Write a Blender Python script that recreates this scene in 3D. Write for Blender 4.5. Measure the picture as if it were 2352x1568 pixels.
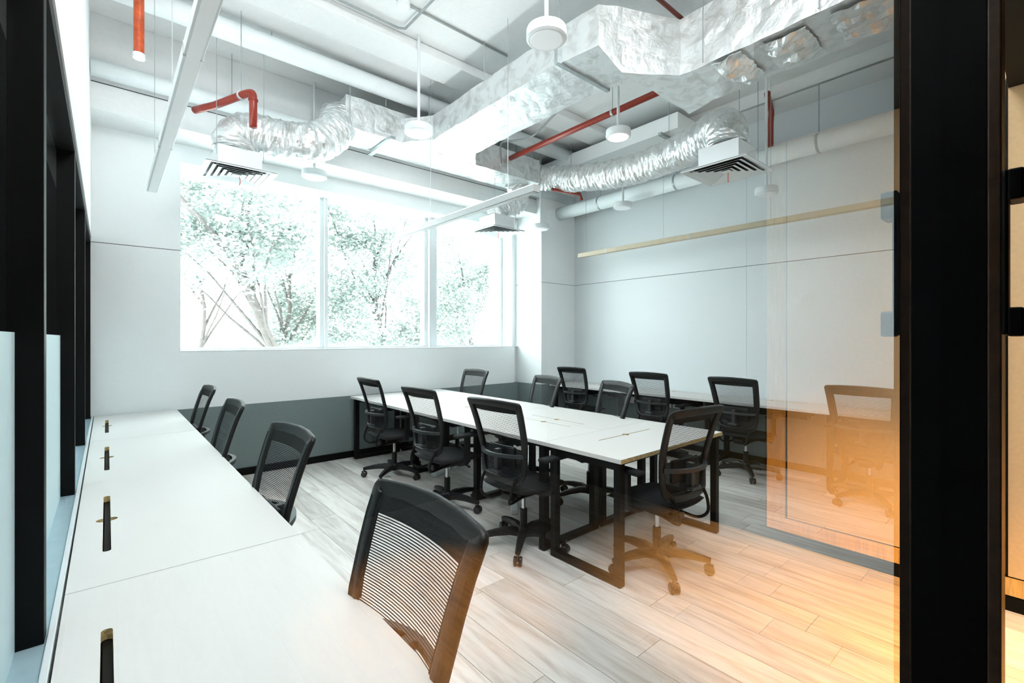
import bpy, bmesh, math, random
from mathutils import Vector, Matrix, noise
random.seed(7)
for o in list(bpy.data.objects): bpy.data.objects.remove(o)
SC = bpy.context.scene
COL = SC.collection
PI = math.pi
# ---------------------------------------------------------------- camera
TH = math.radians(40.8); H = 1.445
cam_d = bpy.data.cameras.new('camera'); cam_d.sensor_width = 36; cam_d.lens = 36*1078/2352
cam_d.shift_y = -7/2352; cam_d.clip_start = 0.005; cam_d.clip_end = 200
cam = bpy.data.objects.new('camera', cam_d); COL.objects.link(cam)
cam.location = (0, 0, H); cam.rotation_euler = (PI/2, 0, -TH)
SC.camera = cam
# ---------------------------------------------------------------- light / exposure
SC.view_settings.view_transform = 'Standard'; SC.view_settings.look = 'None'
SC.view_settings.gamma = 1; SC.view_settings.use_curve_mapping = False
SC.view_settings.exposure = 1.02
SKY = 7.0
w = bpy.data.worlds.new('overcast_sky'); SC.world = w; w.use_nodes = True
wt = w.node_tree; bg = wt.nodes['Background']
tc = wt.nodes.new('ShaderNodeTexCoord'); sx = wt.nodes.new('ShaderNodeSeparateXYZ')
rp = wt.nodes.new('ShaderNodeValToRGB')
wt.links.new(tc.outputs['Generated'], sx.inputs[0]); wt.links.new(sx.outputs['Z'], rp.inputs[0])
rp.color_ramp.elements[0].position = 0.0; rp.color_ramp.elements[0].color = (.85, .91, .92, 1)
rp.color_ramp.elements[1].position = 0.7; rp.color_ramp.elements[1].color = (.88, .945, .98, 1)
wt.links.new(rp.outputs[0], bg.inputs[0]); bg.inputs[1].default_value = SKY
def lamp(kind, name, loc, energy, color, size=.1, rot=None, target=None, spot=1.0, blend=.5):
    d = bpy.data.lights.new(name, kind); d.energy = energy; d.color = color
    if kind == 'AREA': d.size = size
    else: d.shadow_soft_size = size
    if kind == 'SPOT': d.spot_size = spot; d.spot_blend = blend
    o = bpy.data.objects.new(name, d); COL.objects.link(o); o.location = loc
    if target is not None:
        o.rotation_euler = (Vector(target)-Vector(loc)).to_track_quat('-Z', 'Y').to_euler()
    return o
WARM = (1.0, .53, .14)
lamp('SPOT', 'corridor_spot_light', (2.2, -.72, 2.66), 600, WARM, .04, target=(2.95, -.74, 0), spot=.98, blend=.85)
lamp('SPOT', 'corridor_spot_light', (1.35, -2.0, 2.66), 520, (1, .48, .10), .04, target=(1.35, -1.95, 0), spot=.62, blend=.8)


lamp('AREA', 'added_fill_light', (1.25, 1.05, 4.08), 72, (.98, .98, 1), 1.5, target=(1.5, 3.0, 0))  # added fill without a fitting, lifts the back wall and desks

# ---------------------------------------------------------------- materials
def mat(name, col, rough=.5, metal=0, bump=0, scale=20, detail=3, var=0, coat=0, stretch=None, spec=None, emit=None, es=0, dist=.02, rand=0):
    m = bpy.data.materials.new(name); m.use_nodes = True; nt = m.node_tree
    b = nt.nodes['Principled BSDF']
    b.inputs['Base Color'].default_value = (*col, 1); b.inputs['Roughness'].default_value = rough
    b.inputs['Metallic'].default_value = metal
    if spec is not None: b.inputs['Specular IOR Level'].default_value = spec
    if coat: b.inputs['Coat Weight'].default_value = coat
    if emit: b.inputs['Emission Color'].default_value = (*emit, 1); b.inputs['Emission Strength'].default_value = es
    t = nt.nodes.new('ShaderNodeTexCoord'); mp = nt.nodes.new('ShaderNodeMapping')
    nt.links.new(t.outputs['Object'], mp.inputs[0])
    if stretch: mp.inputs['Scale'].default_value = stretch
    n = nt.nodes.new('ShaderNodeTexNoise'); n.inputs['Scale'].default_value = scale; n.inputs['Detail'].default_value = detail
    nt.links.new(mp.outputs[0], n.inputs['Vector'])
    if bump:
        bp = nt.nodes.new('ShaderNodeBump'); bp.inputs['Strength'].default_value = bump; bp.inputs['Distance'].default_value = dist
        nt.links.new(n.outputs['Fac'], bp.inputs['Height']); nt.links.new(bp.outputs[0], b.inputs['Normal'])
    if var:
        hs = nt.nodes.new('ShaderNodeHueSaturation'); hs.inputs['Color'].default_value = (*col, 1)
        mr = nt.nodes.new('ShaderNodeMapRange'); mr.inputs['To Min'].default_value = 1-var; mr.inputs['To Max'].default_value = 1+var
        mr.inputs['From Min'].default_value = .3; mr.inputs['From Max'].default_value = .7
        nt.links.new(n.outputs['Fac'], mr.inputs[0]); nt.links.new(mr.outputs[0], hs.inputs['Value'])
        nt.links.new(hs.outputs[0], b.inputs['Base Color'])
    return m
M = {}
M['paint'] = mat('white_paint', (.87, .90, .90), .6, bump=.05, scale=60, var=.015)
M['ceil'] = mat('ceiling_paint', (.77, .79, .79), .7, bump=.1, scale=30, var=.02)
M['panel'] = mat('wall_panel_white', (.85, .885, .895), .5, bump=.02, scale=40, var=.01)
M['panel_toned_down'] = mat('wall_panel_toned_down', (.70, .745, .765), .5, bump=.02, scale=40, var=.01)  # same white panel, darkened to hold back the right wall's brightness
M['grey'] = mat('grey_panel', (.17, .22, .22), .6, bump=.1, scale=120, var=.06)
M['black'] = mat('black_metal', (.0012, .0016, .0016), .5, var=.1, spec=.15)
M['blackgap'] = mat('dark_joint', (.03, .035, .035), .8, var=.1)
M['desk'] = mat('desk_laminate', (.70, .69, .665), .45, bump=.02, scale=80, var=.01)
M['ply'] = mat('chipboard_edge', (.55, .42, .2), .7, bump=.3, scale=90, var=.35)
M['leg'] = mat('black_steel', (.002, .002, .002), .5, var=.1, spec=.2)
M['plastic'] = mat('chair_plastic', (.004, .005, .0055), .42, bump=.15, scale=300, var=.1, spec=.35)
M['fabric'] = mat('chair_fabric', (.009, .011, .012), .75, bump=.3, scale=300, var=.2, spec=.3)
M['grey_plastic'] = mat('grey_plastic', (.03, .035, .038), .35, var=.1)
M['chrome'] = mat('chrome', (.6, .62, .64), .2, 1, var=.05)
M['wheel'] = mat('caster_plastic', (.02, .02, .022), .25, var=.1)
M['white'] = mat('white_enamel', (.70, .74, .755), .35, var=.01)
M['lampface'] = mat('lamp_diffuser', (.85, .88, .9), .5, emit=(.9, .97, 1), es=.03, var=.01)
M['fill_uplight'] = mat('fill_uplight_glow', (.9, .9, .9), .5, emit=(.93, .98, 1), es=15.0, var=.01)  # invented upward glow, added to the pendants to brighten the room
M['disclit'] = mat('lit_diffuser', (.9, .9, .9), .5, emit=(1, .9, .82), es=4.0, var=.01)
M['red'] = mat('red_pipe_paint', (.27, .028, .014), .3, bump=.1, scale=60, var=.15)
M['orange'] = mat('orange_pipe_paint', (.50, .075, .016), .35, bump=.1, scale=30, var=.3)
M['pipe'] = mat('white_pipe_jacket', (.82, .87, .885), .5, bump=.1, scale=15, var=.02)
M['rod'] = mat('threaded_rod', (.42, .46, .47), .4, .6, var=.1)
M['cable'] = mat('cable', (.30, .33, .33), .6, var=.1)
M['conduit'] = mat('conduit', (.35, .38, .37), .5, .3, var=.1)
M['outlet'] = mat('outlet_plastic', (.72, .78, .78), .4, var=.02)
M['sill'] = mat('sill_aluminium', (.42, .56, .62), .35, .3, var=.05)
M['film'] = mat('frosted_film', (.58, .74, .78), .6, var=.02)
M['dark'] = mat('unlit_dark', (.010, .018, .018), .8, var=.2)  # near-black stands in for unlit rooms and keeps pane reflections dark
M['brown'] = mat('brown_frame', (.045, .02, .008), .4, bump=.05, scale=40, var=.3)
M['wood'] = mat('wood_frame', (.62, .38, .12), .45, bump=.2, scale=12, detail=6, var=.2, stretch=(8, 8, .7))
M['warmwall'] = mat('corridor_panel', (.66, .47, .25), .7, bump=.05, scale=50, var=.04)
M['bark'] = mat('bark', (.10, .09, .085), .9, bump=.5, scale=12, var=.2)
M['ground'] = mat('pale_ground', (.72, .76, .74), .9, bump=.2, scale=2, var=.1)
M['beige'] = mat('reflection_beige_enamel', (.50, .43, .31), .4, var=.05)  # beige with the warm glass reflection put into its colour
M['pale'] = mat('darkened_white_enamel', (.42, .44, .44), .4, var=.02)  # white housing darkened to stand out against the bright windows
M['tape'] = mat('red_tag', (.8, .12, .06), .6, var=.05)
M['yellow'] = mat('brass', (.45, .33, .1), .4, .3, var=.1)

def foil(name, streak, met=.72):
    m = bpy.data.materials.new(name); m.use_nodes = True; nt = m.node_tree; L = nt.links
    b = nt.nodes['Principled BSDF']; b.inputs['Metallic'].default_value = met; b.inputs['Roughness'].default_value = .32
    t = nt.nodes.new('ShaderNodeTexCoord'); mp = nt.nodes.new('ShaderNodeMapping'); mp.inputs['Scale'].default_value = streak
    L.new(t.outputs['Object'], mp.inputs[0])
    n1 = nt.nodes.new('ShaderNodeTexNoise'); n1.inputs['Scale'].default_value = 9; n1.inputs['Detail'].default_value = 8; n1.inputs['Distortion'].default_value = .9
    n2 = nt.nodes.new('ShaderNodeTexNoise'); n2.inputs['Scale'].default_value = 45; n2.inputs['Detail'].default_value = 4
    L.new(mp.outputs[0], n1.inputs['Vector']); L.new(t.outputs['Object'], n2.inputs['Vector'])
    ad = nt.nodes.new('ShaderNodeMath'); ad.operation = 'MULTIPLY_ADD'; ad.inputs[1].default_value = .25
    L.new(n2.outputs['Fac'], ad.inputs[0]); L.new(n1.outputs['Fac'], ad.inputs[2])
    bp = nt.nodes.new('ShaderNodeBump'); bp.inputs['Strength'].default_value = .3; bp.inputs['Distance'].default_value = .03
    L.new(ad.outputs[0], bp.inputs['Height']); L.new(bp.outputs[0], b.inputs['Normal'])
    cr = nt.nodes.new('ShaderNodeValToRGB'); L.new(n1.outputs['Fac'], cr.inputs[0])
    cr.color_ramp.elements[0].position = .3; cr.color_ramp.elements[0].color = (.58, .59, .575, 1)
    cr.color_ramp.elements[1].position = .55; cr.color_ramp.elements[1].color = (.80, .825, .83, 1)
    L.new(cr.outputs[0], b.inputs['Base Color'])
    rr = nt.nodes.new('ShaderNodeMapRange'); rr.inputs['To Min'].default_value = .22; rr.inputs['To Max'].default_value = .5
    L.new(n2.outputs['Fac'], rr.inputs[0]); L.new(rr.outputs[0], b.inputs['Roughness'])
    return m
M['foil'] = foil('duct_foil', (1, 1, 1)); M['flexfoil'] = foil('flex_foil', (1.5, 1.5, 1.5), .78)

def glass(name, tint, rmul=1.0):
    """thin pane: clear transmission plus fresnel mirror, counted once per pane on its outer faces"""
    m = bpy.data.materials.new(name); m.use_nodes = True; nt = m.node_tree; L = nt.links; N = nt.nodes
    N.remove(N['Principled BSDF']); out = N['Material Output']
    tr = N.new('ShaderNodeBsdfTransparent'); tr.inputs[0].default_value = (*tint, 1)
    gl = N.new('ShaderNodeBsdfGlossy'); gl.inputs['Roughness'].default_value = 0.0; gl.inputs[0].default_value = (1, 1, 1, 1)
    fr = N.new('ShaderNodeFresnel'); fr.inputs[0].default_value = 1.5
    ge = N.new('ShaderNodeNewGeometry'); inv = N.new('ShaderNodeMath'); inv.operation = 'SUBTRACT'; inv.inputs[0].default_value = 1
    L.new(ge.outputs['Backfacing'], inv.inputs[1])
    a = N.new('ShaderNodeMath'); a.operation = 'MULTIPLY'; a.inputs[1].default_value = 2*rmul; L.new(fr.outputs[0], a.inputs[0])
    b_ = N.new('ShaderNodeMath'); b_.operation = 'ADD'; b_.inputs[1].default_value = 1; L.new(fr.outputs[0], b_.inputs[0])
    c = N.new('ShaderNodeMath'); c.operation = 'DIVIDE'; L.new(a.outputs[0], c.inputs[0]); L.new(b_.outputs[0], c.inputs[1])
    d = N.new('ShaderNodeMath'); d.operation = 'MULTIPLY'; d.use_clamp = True; L.new(c.outputs[0], d.inputs[0]); L.new(inv.outputs[0], d.inputs[1])
    mx = N.new('ShaderNodeMixShader'); L.new(d.outputs[0], mx.inputs[0]); L.new(tr.outputs[0], mx.inputs[1]); L.new(gl.outputs[0], mx.inputs[2])
    L.new(mx.outputs[0], out.inputs[0]); return m
M['glass'] = glass('clear_glass', (.985, .995, .993)); M['winglass'] = glass('window_glass', (.97, .99, .98))

def wood_floor(name, c1, c2, c3):
    m = bpy.data.materials.new(name); m.use_nodes = True; nt = m.node_tree; L = nt.links; N = nt.nodes
    b = N['Principled BSDF']; b.inputs['Roughness'].default_value = .38
    t = N.new('ShaderNodeTexCoord'); oi = N.new('ShaderNodeObjectInfo'); mp = N.new('ShaderNodeMapping')
    mp.inputs['Scale'].default_value = (9, .9, 1)
    va = N.new('ShaderNodeVectorMath'); va.operation = 'MULTIPLY_ADD'; va.inputs[1].default_value = (1, 1, 1)
    cb = N.new('ShaderNodeCombineXYZ'); mm = N.new('ShaderNodeMath'); mm.operation = 'MULTIPLY'; mm.inputs[1].default_value = 37
    L.new(oi.outputs['Random'], mm.inputs[0]); L.new(mm.outputs[0], cb.inputs[2])
    L.new(t.outputs['Object'], mp.inputs[0]); L.new(mp.outputs[0], va.inputs[0]); L.new(cb.outputs[0], va.inputs[2])
    n = N.new('ShaderNodeTexNoise'); n.inputs['Scale'].default_value = 2.2; n.inputs['Detail'].default_value = 9; n.inputs['Roughness'].default_value = .62; n.inputs['Distortion'].default_value = .6
    L.new(va.outputs[0], n.inputs['Vector'])
    cr = N.new('ShaderNodeValToRGB'); L.new(n.outputs['Fac'], cr.inputs[0])
    e = cr.color_ramp.elements; e[0].position = .30; e[0].color = (*c1, 1); e[1].position = .72; e[1].color = (*c3, 1)
    k = e.new(.52); k.color = (*c2, 1)
    hs = N.new('ShaderNodeHueSaturation'); mr = N.new('ShaderNodeMapRange'); mr.inputs['To Min'].default_value = .82; mr.inputs['To Max'].default_value = 1.15
    L.new(oi.outputs['Random'], mr.inputs[0]); L.new(mr.outputs[0], hs.inputs['Value']); L.new(cr.outputs[0], hs.inputs['Color'])
    L.new(hs.outputs[0], b.inputs['Base Color'])
    bp = N.new('ShaderNodeBump'); bp.inputs['Strength'].default_value = .15; bp.inputs['Distance'].default_value = .003
    L.new(n.outputs['Fac'], bp.inputs['Height']); L.new(bp.outputs[0], b.inputs['Normal'])
    return m
M['plank'] = wood_floor('grey_oak_plank', (.46, .42, .38), (.68, .655, .62), (.78, .765, .745))
M['plank2'] = wood_floor('corridor_oak_plank', (.30, .2, .12), (.52, .4, .27), (.66, .55, .42))

def leafmat(name, col):
    m = bpy.data.materials.new(name); m.use_nodes = True; nt = m.node_tree; L = nt.links; N = nt.nodes
    b = N['Principled BSDF']; b.inputs['Roughness'].default_value = .6
    ge = N.new('ShaderNodeNewGeometry'); hs = N.new('ShaderNodeHueSaturation'); hs.inputs['Color'].default_value = (*col, 1)
    mr = N.new('ShaderNodeMapRange'); mr.inputs['To Min'].default_value = .8; mr.inputs['To Max'].default_value = 1.3
    L.new(ge.outputs['Random Per Island'], mr.inputs[0]); L.new(mr.outputs[0], hs.inputs['Value']); L.new(hs.outputs[0], b.inputs['Base Color'])
    tl = N.new('ShaderNodeBsdfTranslucent'); L.new(hs.outputs[0], tl.inputs[0])
    mx = N.new('ShaderNodeMixShader'); mx.inputs[0].default_value = .45
    L.new(b.outputs[0], mx.inputs[1]); L.new(tl.outputs[0], mx.inputs[2]); L.new(mx.outputs[0], N['Material Output'].inputs[0])
    return m
M['leaf'] = leafmat('washed_out_leaf', (.34, .39, .365)); M['leaf2'] = leafmat('far_washed_out_leaf', (.36, .40, .385))  # greens paled so glare and haze sit in the leaf colour

# ---------------------------------------------------------------- helpers
def obj(name, bm, m, parent=None, smooth=False, kind=None, label=None):
    me = bpy.data.meshes.new(name)
    if isinstance(bm, tuple): me.from_pydata(*bm)
    else: bm.to_mesh(me); bm.free()
    if isinstance(m, str): m = M[m]
    me.materials.append(m)
    if smooth:
        for p in me.polygons: p.use_smooth = True
    o = bpy.data.objects.new(name, me); COL.objects.link(o)
    if parent: o.parent = parent
    if kind: o['kind'] = kind
    if label: o['label'] = label
    return o
def thing(name, label, cat, loc=(0, 0, 0), rz=0, group=None):
    o = bpy.data.objects.new(name, None); COL.objects.link(o); o.empty_display_size = .1
    o.location = loc; o.rotation_euler = (0, 0, rz); o['label'] = label; o['category'] = cat
    if group: o['group'] = group
    return o
def struct(name, bm=None, m=None, loc=None):
    if bm is None:
        o = bpy.data.objects.new(name, None); COL.objects.link(o)
    else: o = obj(name, bm, m)
    o['kind'] = 'structure'
    return o
def box(bm, x0, x1, y0, y1, z0, z1, bev=0, rot=None, org=None):
    vs = [Vector((x, y, z)) for x in (x0, x1) for y in (y0, y1) for z in (z0, z1)]
    if rot is not None: vs = [rot @ (v-org)+org for v in vs]
    v = [bm.verts.new(p) for p in vs]
    fs = [(0, 1, 3, 2), (4, 6, 7, 5), (0, 4, 5, 1), (2, 3, 7, 6), (0, 2, 6, 4), (1, 5, 7, 3)]
    F = [bm.faces.new([v[i] for i in f]) for f in fs]
    if bev:
        es = list({e for f in F for e in f.edges})
        bmesh.ops.bevel(bm, geom=es, offset=bev, segments=2, affect='EDGES', profile=.5)
    return bm
def B(*a, **k): return box(bmesh.new(), *a, **k)
def frame_axes(t):
    t = t.normalized(); up = Vector((0, 0, 1)) if abs(t.z) < .95 else Vector((1, 0, 0))
    s = t.cross(up).normalized(); return s, s.cross(t).normalized()
def tube(bm, pts, r, n=10, closed=False, cap=True, sec=None, wob=None):
    """sweep a round (or sec = list of (a,b)) profile along pts with parallel transport; r number or list"""
    pts = [Vector(p) for p in pts]; N_ = len(pts)
    rs = r if isinstance(r, (list, tuple)) else [r]*N_
    rings = []; s = None
    for i, p in enumerate(pts):
        if closed: t = pts[(i+1) % N_]-pts[i-1]
        else: t = pts[min(i+1, N_-1)]-pts[max(i-1, 0)]
        t.normalize()
        if s is None: s, u = frame_axes(t)
        else:
            s = (s-t*s.dot(t)).normalized(); u = s.cross(t).normalized()
        prof = sec if sec else [(math.cos(2*PI*k/n), math.sin(2*PI*k/n)) for k in range(n)]
        ring = []
        for k, (a, b) in enumerate(prof):
            q = rs[i]
            if wob: q = q*wob(i, k, p)
            ring.append(bm.verts.new(p+s*a*q+u*b*q))
        rings.append(ring)
    n = len(rings[0])
    for i in range(N_ if closed else N_-1):
        A, C = rings[i], rings[(i+1) % N_]
        for k in range(n): bm.faces.new([A[k], A[(k+1) % n], C[(k+1) % n], C[k]])
    if cap and not closed:
        bm.faces.new(rings[0][::-1]); bm.faces.new(rings[-1])
    bmesh.ops.recalc_face_normals(bm, faces=bm.faces)
    return bm
def T(pts, r, n=10, **k): return tube(bmesh.new(), pts, r, n, **k)
def lathe(bm, prof, n=24, c=(0, 0, 0)):
    rings = [[bm.verts.new((c[0]+r*math.cos(2*PI*k/n), c[1]+r*math.sin(2*PI*k/n), c[2]+z)) for k in range(n)] for r, z in prof]
    for a, b in zip(rings, rings[1:]):
        for k in range(n): bm.faces.new([a[k], a[(k+1) % n], b[(k+1) % n], b[k]])
    bm.faces.new(rings[0][::-1]); bm.faces.new(rings[-1])
    bmesh.ops.recalc_face_normals(bm, faces=bm.faces); return bm
def bez(p, n=24):
    """catmull-rom through p"""
    p = [Vector(q) for q in p]; P = [p[0]*2-p[1]]+p+[p[-1]*2-p[-2]]; out = []
    for i in range(1, len(P)-2):
        for k in range(n):
            t = k/n; a, b, c, d = P[i-1], P[i], P[i+1], P[i+2]
            out.append(.5*((2*b)+(c-a)*t+(2*a-5*b+4*c-d)*t*t+(3*b-a-3*c+d)*t**3))
    out.append(p[-1]); return out
def copy_tree(o, parent=None):
    c = o.copy(); COL.objects.link(c)
    if parent: c.parent = parent
    for ch in o.children: copy_tree(ch, c)
    return c

# ---------------------------------------------------------------- room shell
XL, XR, YW, YG = -.11, 5.75, 5.64, .115     # left glazing, right wall, back wall, near glass
ZC = 4.15
# floor: planks one by one
fl = struct('floor', B(-.2, 5.9, -.06, 6.2, -.16, -.012), 'blackgap')
pw, pl = .198, 1.22
me_pl = None
def plank(parent, x, y, L, m, W=pw):
    bm = B(.0012, W-.0012, .0012, L-.0012, -.012, 0, bev=0)
    o = obj('plank', bm, m, parent); o.location = (x, y, 0); return o
shared = {}
def planks(parent, x0, x1, y0, y1, m, seed):
    r = random.Random(seed); x = x0
    while x < x1-1e-4:
        W = min(pw, x1-x); y = y0-r.uniform(0, pl)
        while y < y1:
            a, b = max(y, y0), min(y+pl, y1)
            if b-a > .03:
                k = (round(W, 3), round(b-a, 3), m)
                if k in shared:
                    o = shared[k].copy(); COL.objects.link(o); o.parent = parent; o.location = (x, a, 0)
                else: shared[k] = plank(parent, x, a, b-a, m, W)
            y += pl
        x += pw
planks(fl, -.16, 5.8, YG-.1, 5.6, 'plank', 3)
# ceiling slab + beams
cl = struct('ceiling', B(-.4, 6.0, -.1, 6.4, ZC, ZC+.2), 'ceil')
def part_box(name, parent, m, *a, bev=0): return obj(name, B(*a, bev=bev), m, parent)
struct('trim_1', B(-.2, 5.9, 5.22, 5.82, 3.36, ZC-.002), 'ceil')                 # deep beam over the windows
part_box('joint', bpy.data.objects['trim_1'], 'blackgap', -.1, 5.7, 5.216, 5.2205, 3.578, 3.584)
struct('trim_2', B(-.2, 5.9, 3.78, 4.12, 4.06, ZC-.002, bev=.01), 'ceil')         # shallow beam
struct('trim_3', B(5.40, 5.9, .1, 5.22, 3.98, ZC-.002), 'ceil')            # beam along the right wall
# back wall
wb = struct('wall_back')
g = .004
def wallpanel(*a, m='panel'): return part_box('panel', wb, m, *a, bev=.0)
wallpanel(-.12, .55, YW, YW+.3, .745, 2.308); wallpanel(-.12, .55, YW, YW+.3, 2.314, 3.42)
part_box('joint', wb, 'blackgap', -.12, .55, YW+.006, YW+.29, 2.300, 2.320)
wallpanel(.55, 4.92, YW, YW+.5, .745, 1.309, m='panel')          # parapet under the windows
part_box('ledge', wb, 'white', .552, 5.0, YW+.0, YW+.5, 1.309, 1.322)
wallpanel(.55, 5.0, YW, YW+.5, 3.185, 3.42)                         # header
wallpanel(-.12, 5.0, YW-.012, YW+.3, .0, .745, m='grey')
# pillar in the right corner
pc = struct('trim_4'); 
for z0, z1 in ((.745, 2.30), (2.306, 4.0)): part_box('panel', pc, 'panel', 5.0, 5.9, 5.11, 6.3, z0, z1)
part_box('panel', pc, 'grey', 4.99, 5.9, 5.10, 6.3, 0, .745)
part_box('joint', pc, 'blackgap', 5.006, 5.9, 5.116, 6.3, 2.295, 2.311)
part_box('panel', pc, 'panel', 4.92, 5.0, YW+.06, 6.3, .745, 3.42)
# right wall
wr = struct('wall_right')
for y0, y1 in ((-.1, 2.4), (2.402, 5.2)):
    for z0, z1 in ((.745, 2.30), (2.306, ZC)):
        part_box('panel', wr, 'panel_toned_down', XR, XR+.15, y0, y1, z0, z1)
part_box('panel', wr, 'grey', XR-.012, XR+.15, -.1, 5.2, 0, .745)
part_box('joint', wr, 'blackgap', XR+.006, XR+.14, -.1, 5.2, 2.295, 2.311)
struct('baseboard_back', B(-.1, 4.98, YW-.03, YW-.012, 0, .075, bev=.003), 'black')
struct('baseboard_right', B(XR-.03, XR-.012, .2, 5.1, 0, .075, bev=.003), 'black')
# solid part of the front wall beyond the doorway
struct('wall_front', B(3.80, 6.0, .0, .24, 0, ZC), 'paint')
struct('wall_front_upper', B(-.16, 3.66, .06, .17, 2.84, ZC), 'paint')
# windows
WY = 6.0
xs = [(.50, 1.95, 2.10), (2.00, 3.42, 3.64), (3.52, 4.85, 4.95)]
wf = [(.52, 1.99), (2.09, 3.46), (3.67, 4.87)]
for i, (a, b) in enumerate(wf):
    wn = struct('window_%d' % (i+1))
    fr = bmesh.new()
    L_, R_ = (.50 if i == 0 else a-.05), b+.05
    box(fr, L_, a, WY-.06, WY+.06, 1.30, 3.30); box(fr, b, R_, WY-.06, WY+.06, 1.30, 3.30)
    box(fr, a, b, WY-.06, WY+.06, 1.30, 1.345); box(fr, a, b, WY-.06, WY+.06, 3.24, 3.30)
    obj('window_frame', fr, 'white', wn)
    part_box('pane', wn, 'winglass', a-.01, b+.01, WY-.006, WY+.006, 1.335, 3.25)
struct('trim_5', B(2.035, 2.045, WY-.1, WY+.02, 1.32, 3.3), 'white')
struct('trim_6', B(3.51, 3.62, WY-.12, WY+.02, 1.32, 3.3, bev=.004), 'white')
struct('wall_outer', B(-.6, 6.4, WY+.06, WY+.3, 3.25, 4.4), 'paint')

# left glazed partition
pt = struct('wall_left')
part_box('low_wall', pt, 'paint', XL-.07, XL-.0, YG, YW, 0, .70)
part_box('sill', pt, 'sill', XL-.07, XL+.004, YG, YW, .70, .738, bev=.003)
part_box('sill_strip', pt, 'white', XL+.004, XL+.018, YG, YW, .70, .748, bev=.002)
part_box('bulkhead', pt, 'paint', XL-.12, XL+.005, -.1, YW, 2.345, ZC)
part_box('head_rail', pt, 'black', XL-.062, XL-.0, YG, YW, 2.29, 2.345)
ys = [.23, 1.53, 2.90, 4.20, 5.55]
for y in ys: part_box('post', pt, 'black', XL-.06, XL, y, y+.055, .738, 2.30, bev=.002)
for a, b in zip(ys, ys[1:]):
    part_box('pane', pt, 'glass', XL-.058, XL-.050, a+.05, b+.005, .735, 2.30)
    part_box('frosted_film', pt, 'film', XL-.0495, XL-.047, a+.056, b-.001, .739, 1.459)
part_box('pane', pt, 'glass', XL-.058, XL-.050, YG+.02, .24, .735, 2.30)

# near glass front: the pane the picture is taken through
wg = struct('window_4')
part_box('pane', wg, 'glass', -.14, 1.002, YG-.004, YG+.004, .06, 2.80)
part_box('post', wg, 'black', -.17, -.12, YG-.05, YG+.05, 0, 2.84)
part_box('sill_rail', wg, 'black', -.12, 1.0, YG-.03, YG+.03, 0, .06)
part_box('head_rail', wg, 'black', -.12, 3.64, YG-.05, YG+.05, 2.78, 2.84)
dj = struct('door_1')
part_box('jamb', dj, 'black', 1.0, 1.07, .066, .178, 0, 2.78, bev=.002)
part_box('jamb_edge', dj, 'brown', .998, 1.072, .0520, .067, 0, 2.78, bev=.002)
hb = bmesh.new()
zt = 1.445
box(hb, .985, 1.03, .0445, .0515, zt+.005, zt+.245, bev=.003)
box(hb, .985, 1.03, .029, .046, zt+.20, zt+.245, bev=.003)
box(hb, .985, 1.03, .029, .046, zt+.003, zt+.045, bev=.003)
obj('pull_handle', hb, 'black', dj)

# ---------------------------------------------------------------- corridor behind the camera
cf = struct('floor', B(-3.2, 3.8, -3.6, -.06, -.16, -.012), 'blackgap'); 
planks(cf, -.16, 3.64, -3.4, -.0+YG-.1, 'plank2', 11)
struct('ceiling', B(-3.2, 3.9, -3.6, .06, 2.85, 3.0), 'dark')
wc = struct('wall_corridor', B(3.66, 3.8, -3.6, .25, 0, ZC), 'warmwall')
part_box('skirting', wc, 'black', 3.625, 3.66, -3.4, .235, .0, .075)
for a, b in ((-1.03, .178),):
    part_box('rail', wc, 'wood', 3.63, 3.66, a, b, .08, .17)
    q = bmesh.new()
    for yy in (a+.004, b-.012): box(q, 3.645, 3.659, yy, yy+.008, .17, 2.84)
    box(q, 3.645, 3.659, a, b, .17, .178)
    obj('shadow_gap', q, 'black', wc)
    part_box('door_panel', wc, 'warmwall', 3.64, 3.659, a+.012, b-.012, .178, 2.84)
part_box('added_dark_panel', wc, 'dark', 3.63, 3.66, -3.4, -1.16, .076, 2.84)  # near-black panel added to keep the warm wall out of reflections
for a, b in ((.178, .249), (-1.15, -1.03)): part_box('stile', wc, 'wood', 3.63, 3.66, a, b, .08, 2.84)
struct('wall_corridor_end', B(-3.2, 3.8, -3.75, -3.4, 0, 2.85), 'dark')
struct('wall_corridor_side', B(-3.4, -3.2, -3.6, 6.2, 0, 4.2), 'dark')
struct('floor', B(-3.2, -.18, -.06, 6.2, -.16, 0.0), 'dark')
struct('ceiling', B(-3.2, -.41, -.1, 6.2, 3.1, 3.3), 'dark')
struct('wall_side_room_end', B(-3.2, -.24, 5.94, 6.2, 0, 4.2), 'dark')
cd = thing('cylinder_downlight', 'white cylinder downlight hanging over the corridor, mirrored lit in the glass', 'ceiling light', (2.2, -.72, 0))
obj('housing', lathe(bmesh.new(), [(.05, 2.67), (.052, 2.68), (.052, 2.849)], 24), 'white', cd, smooth=False)

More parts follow.
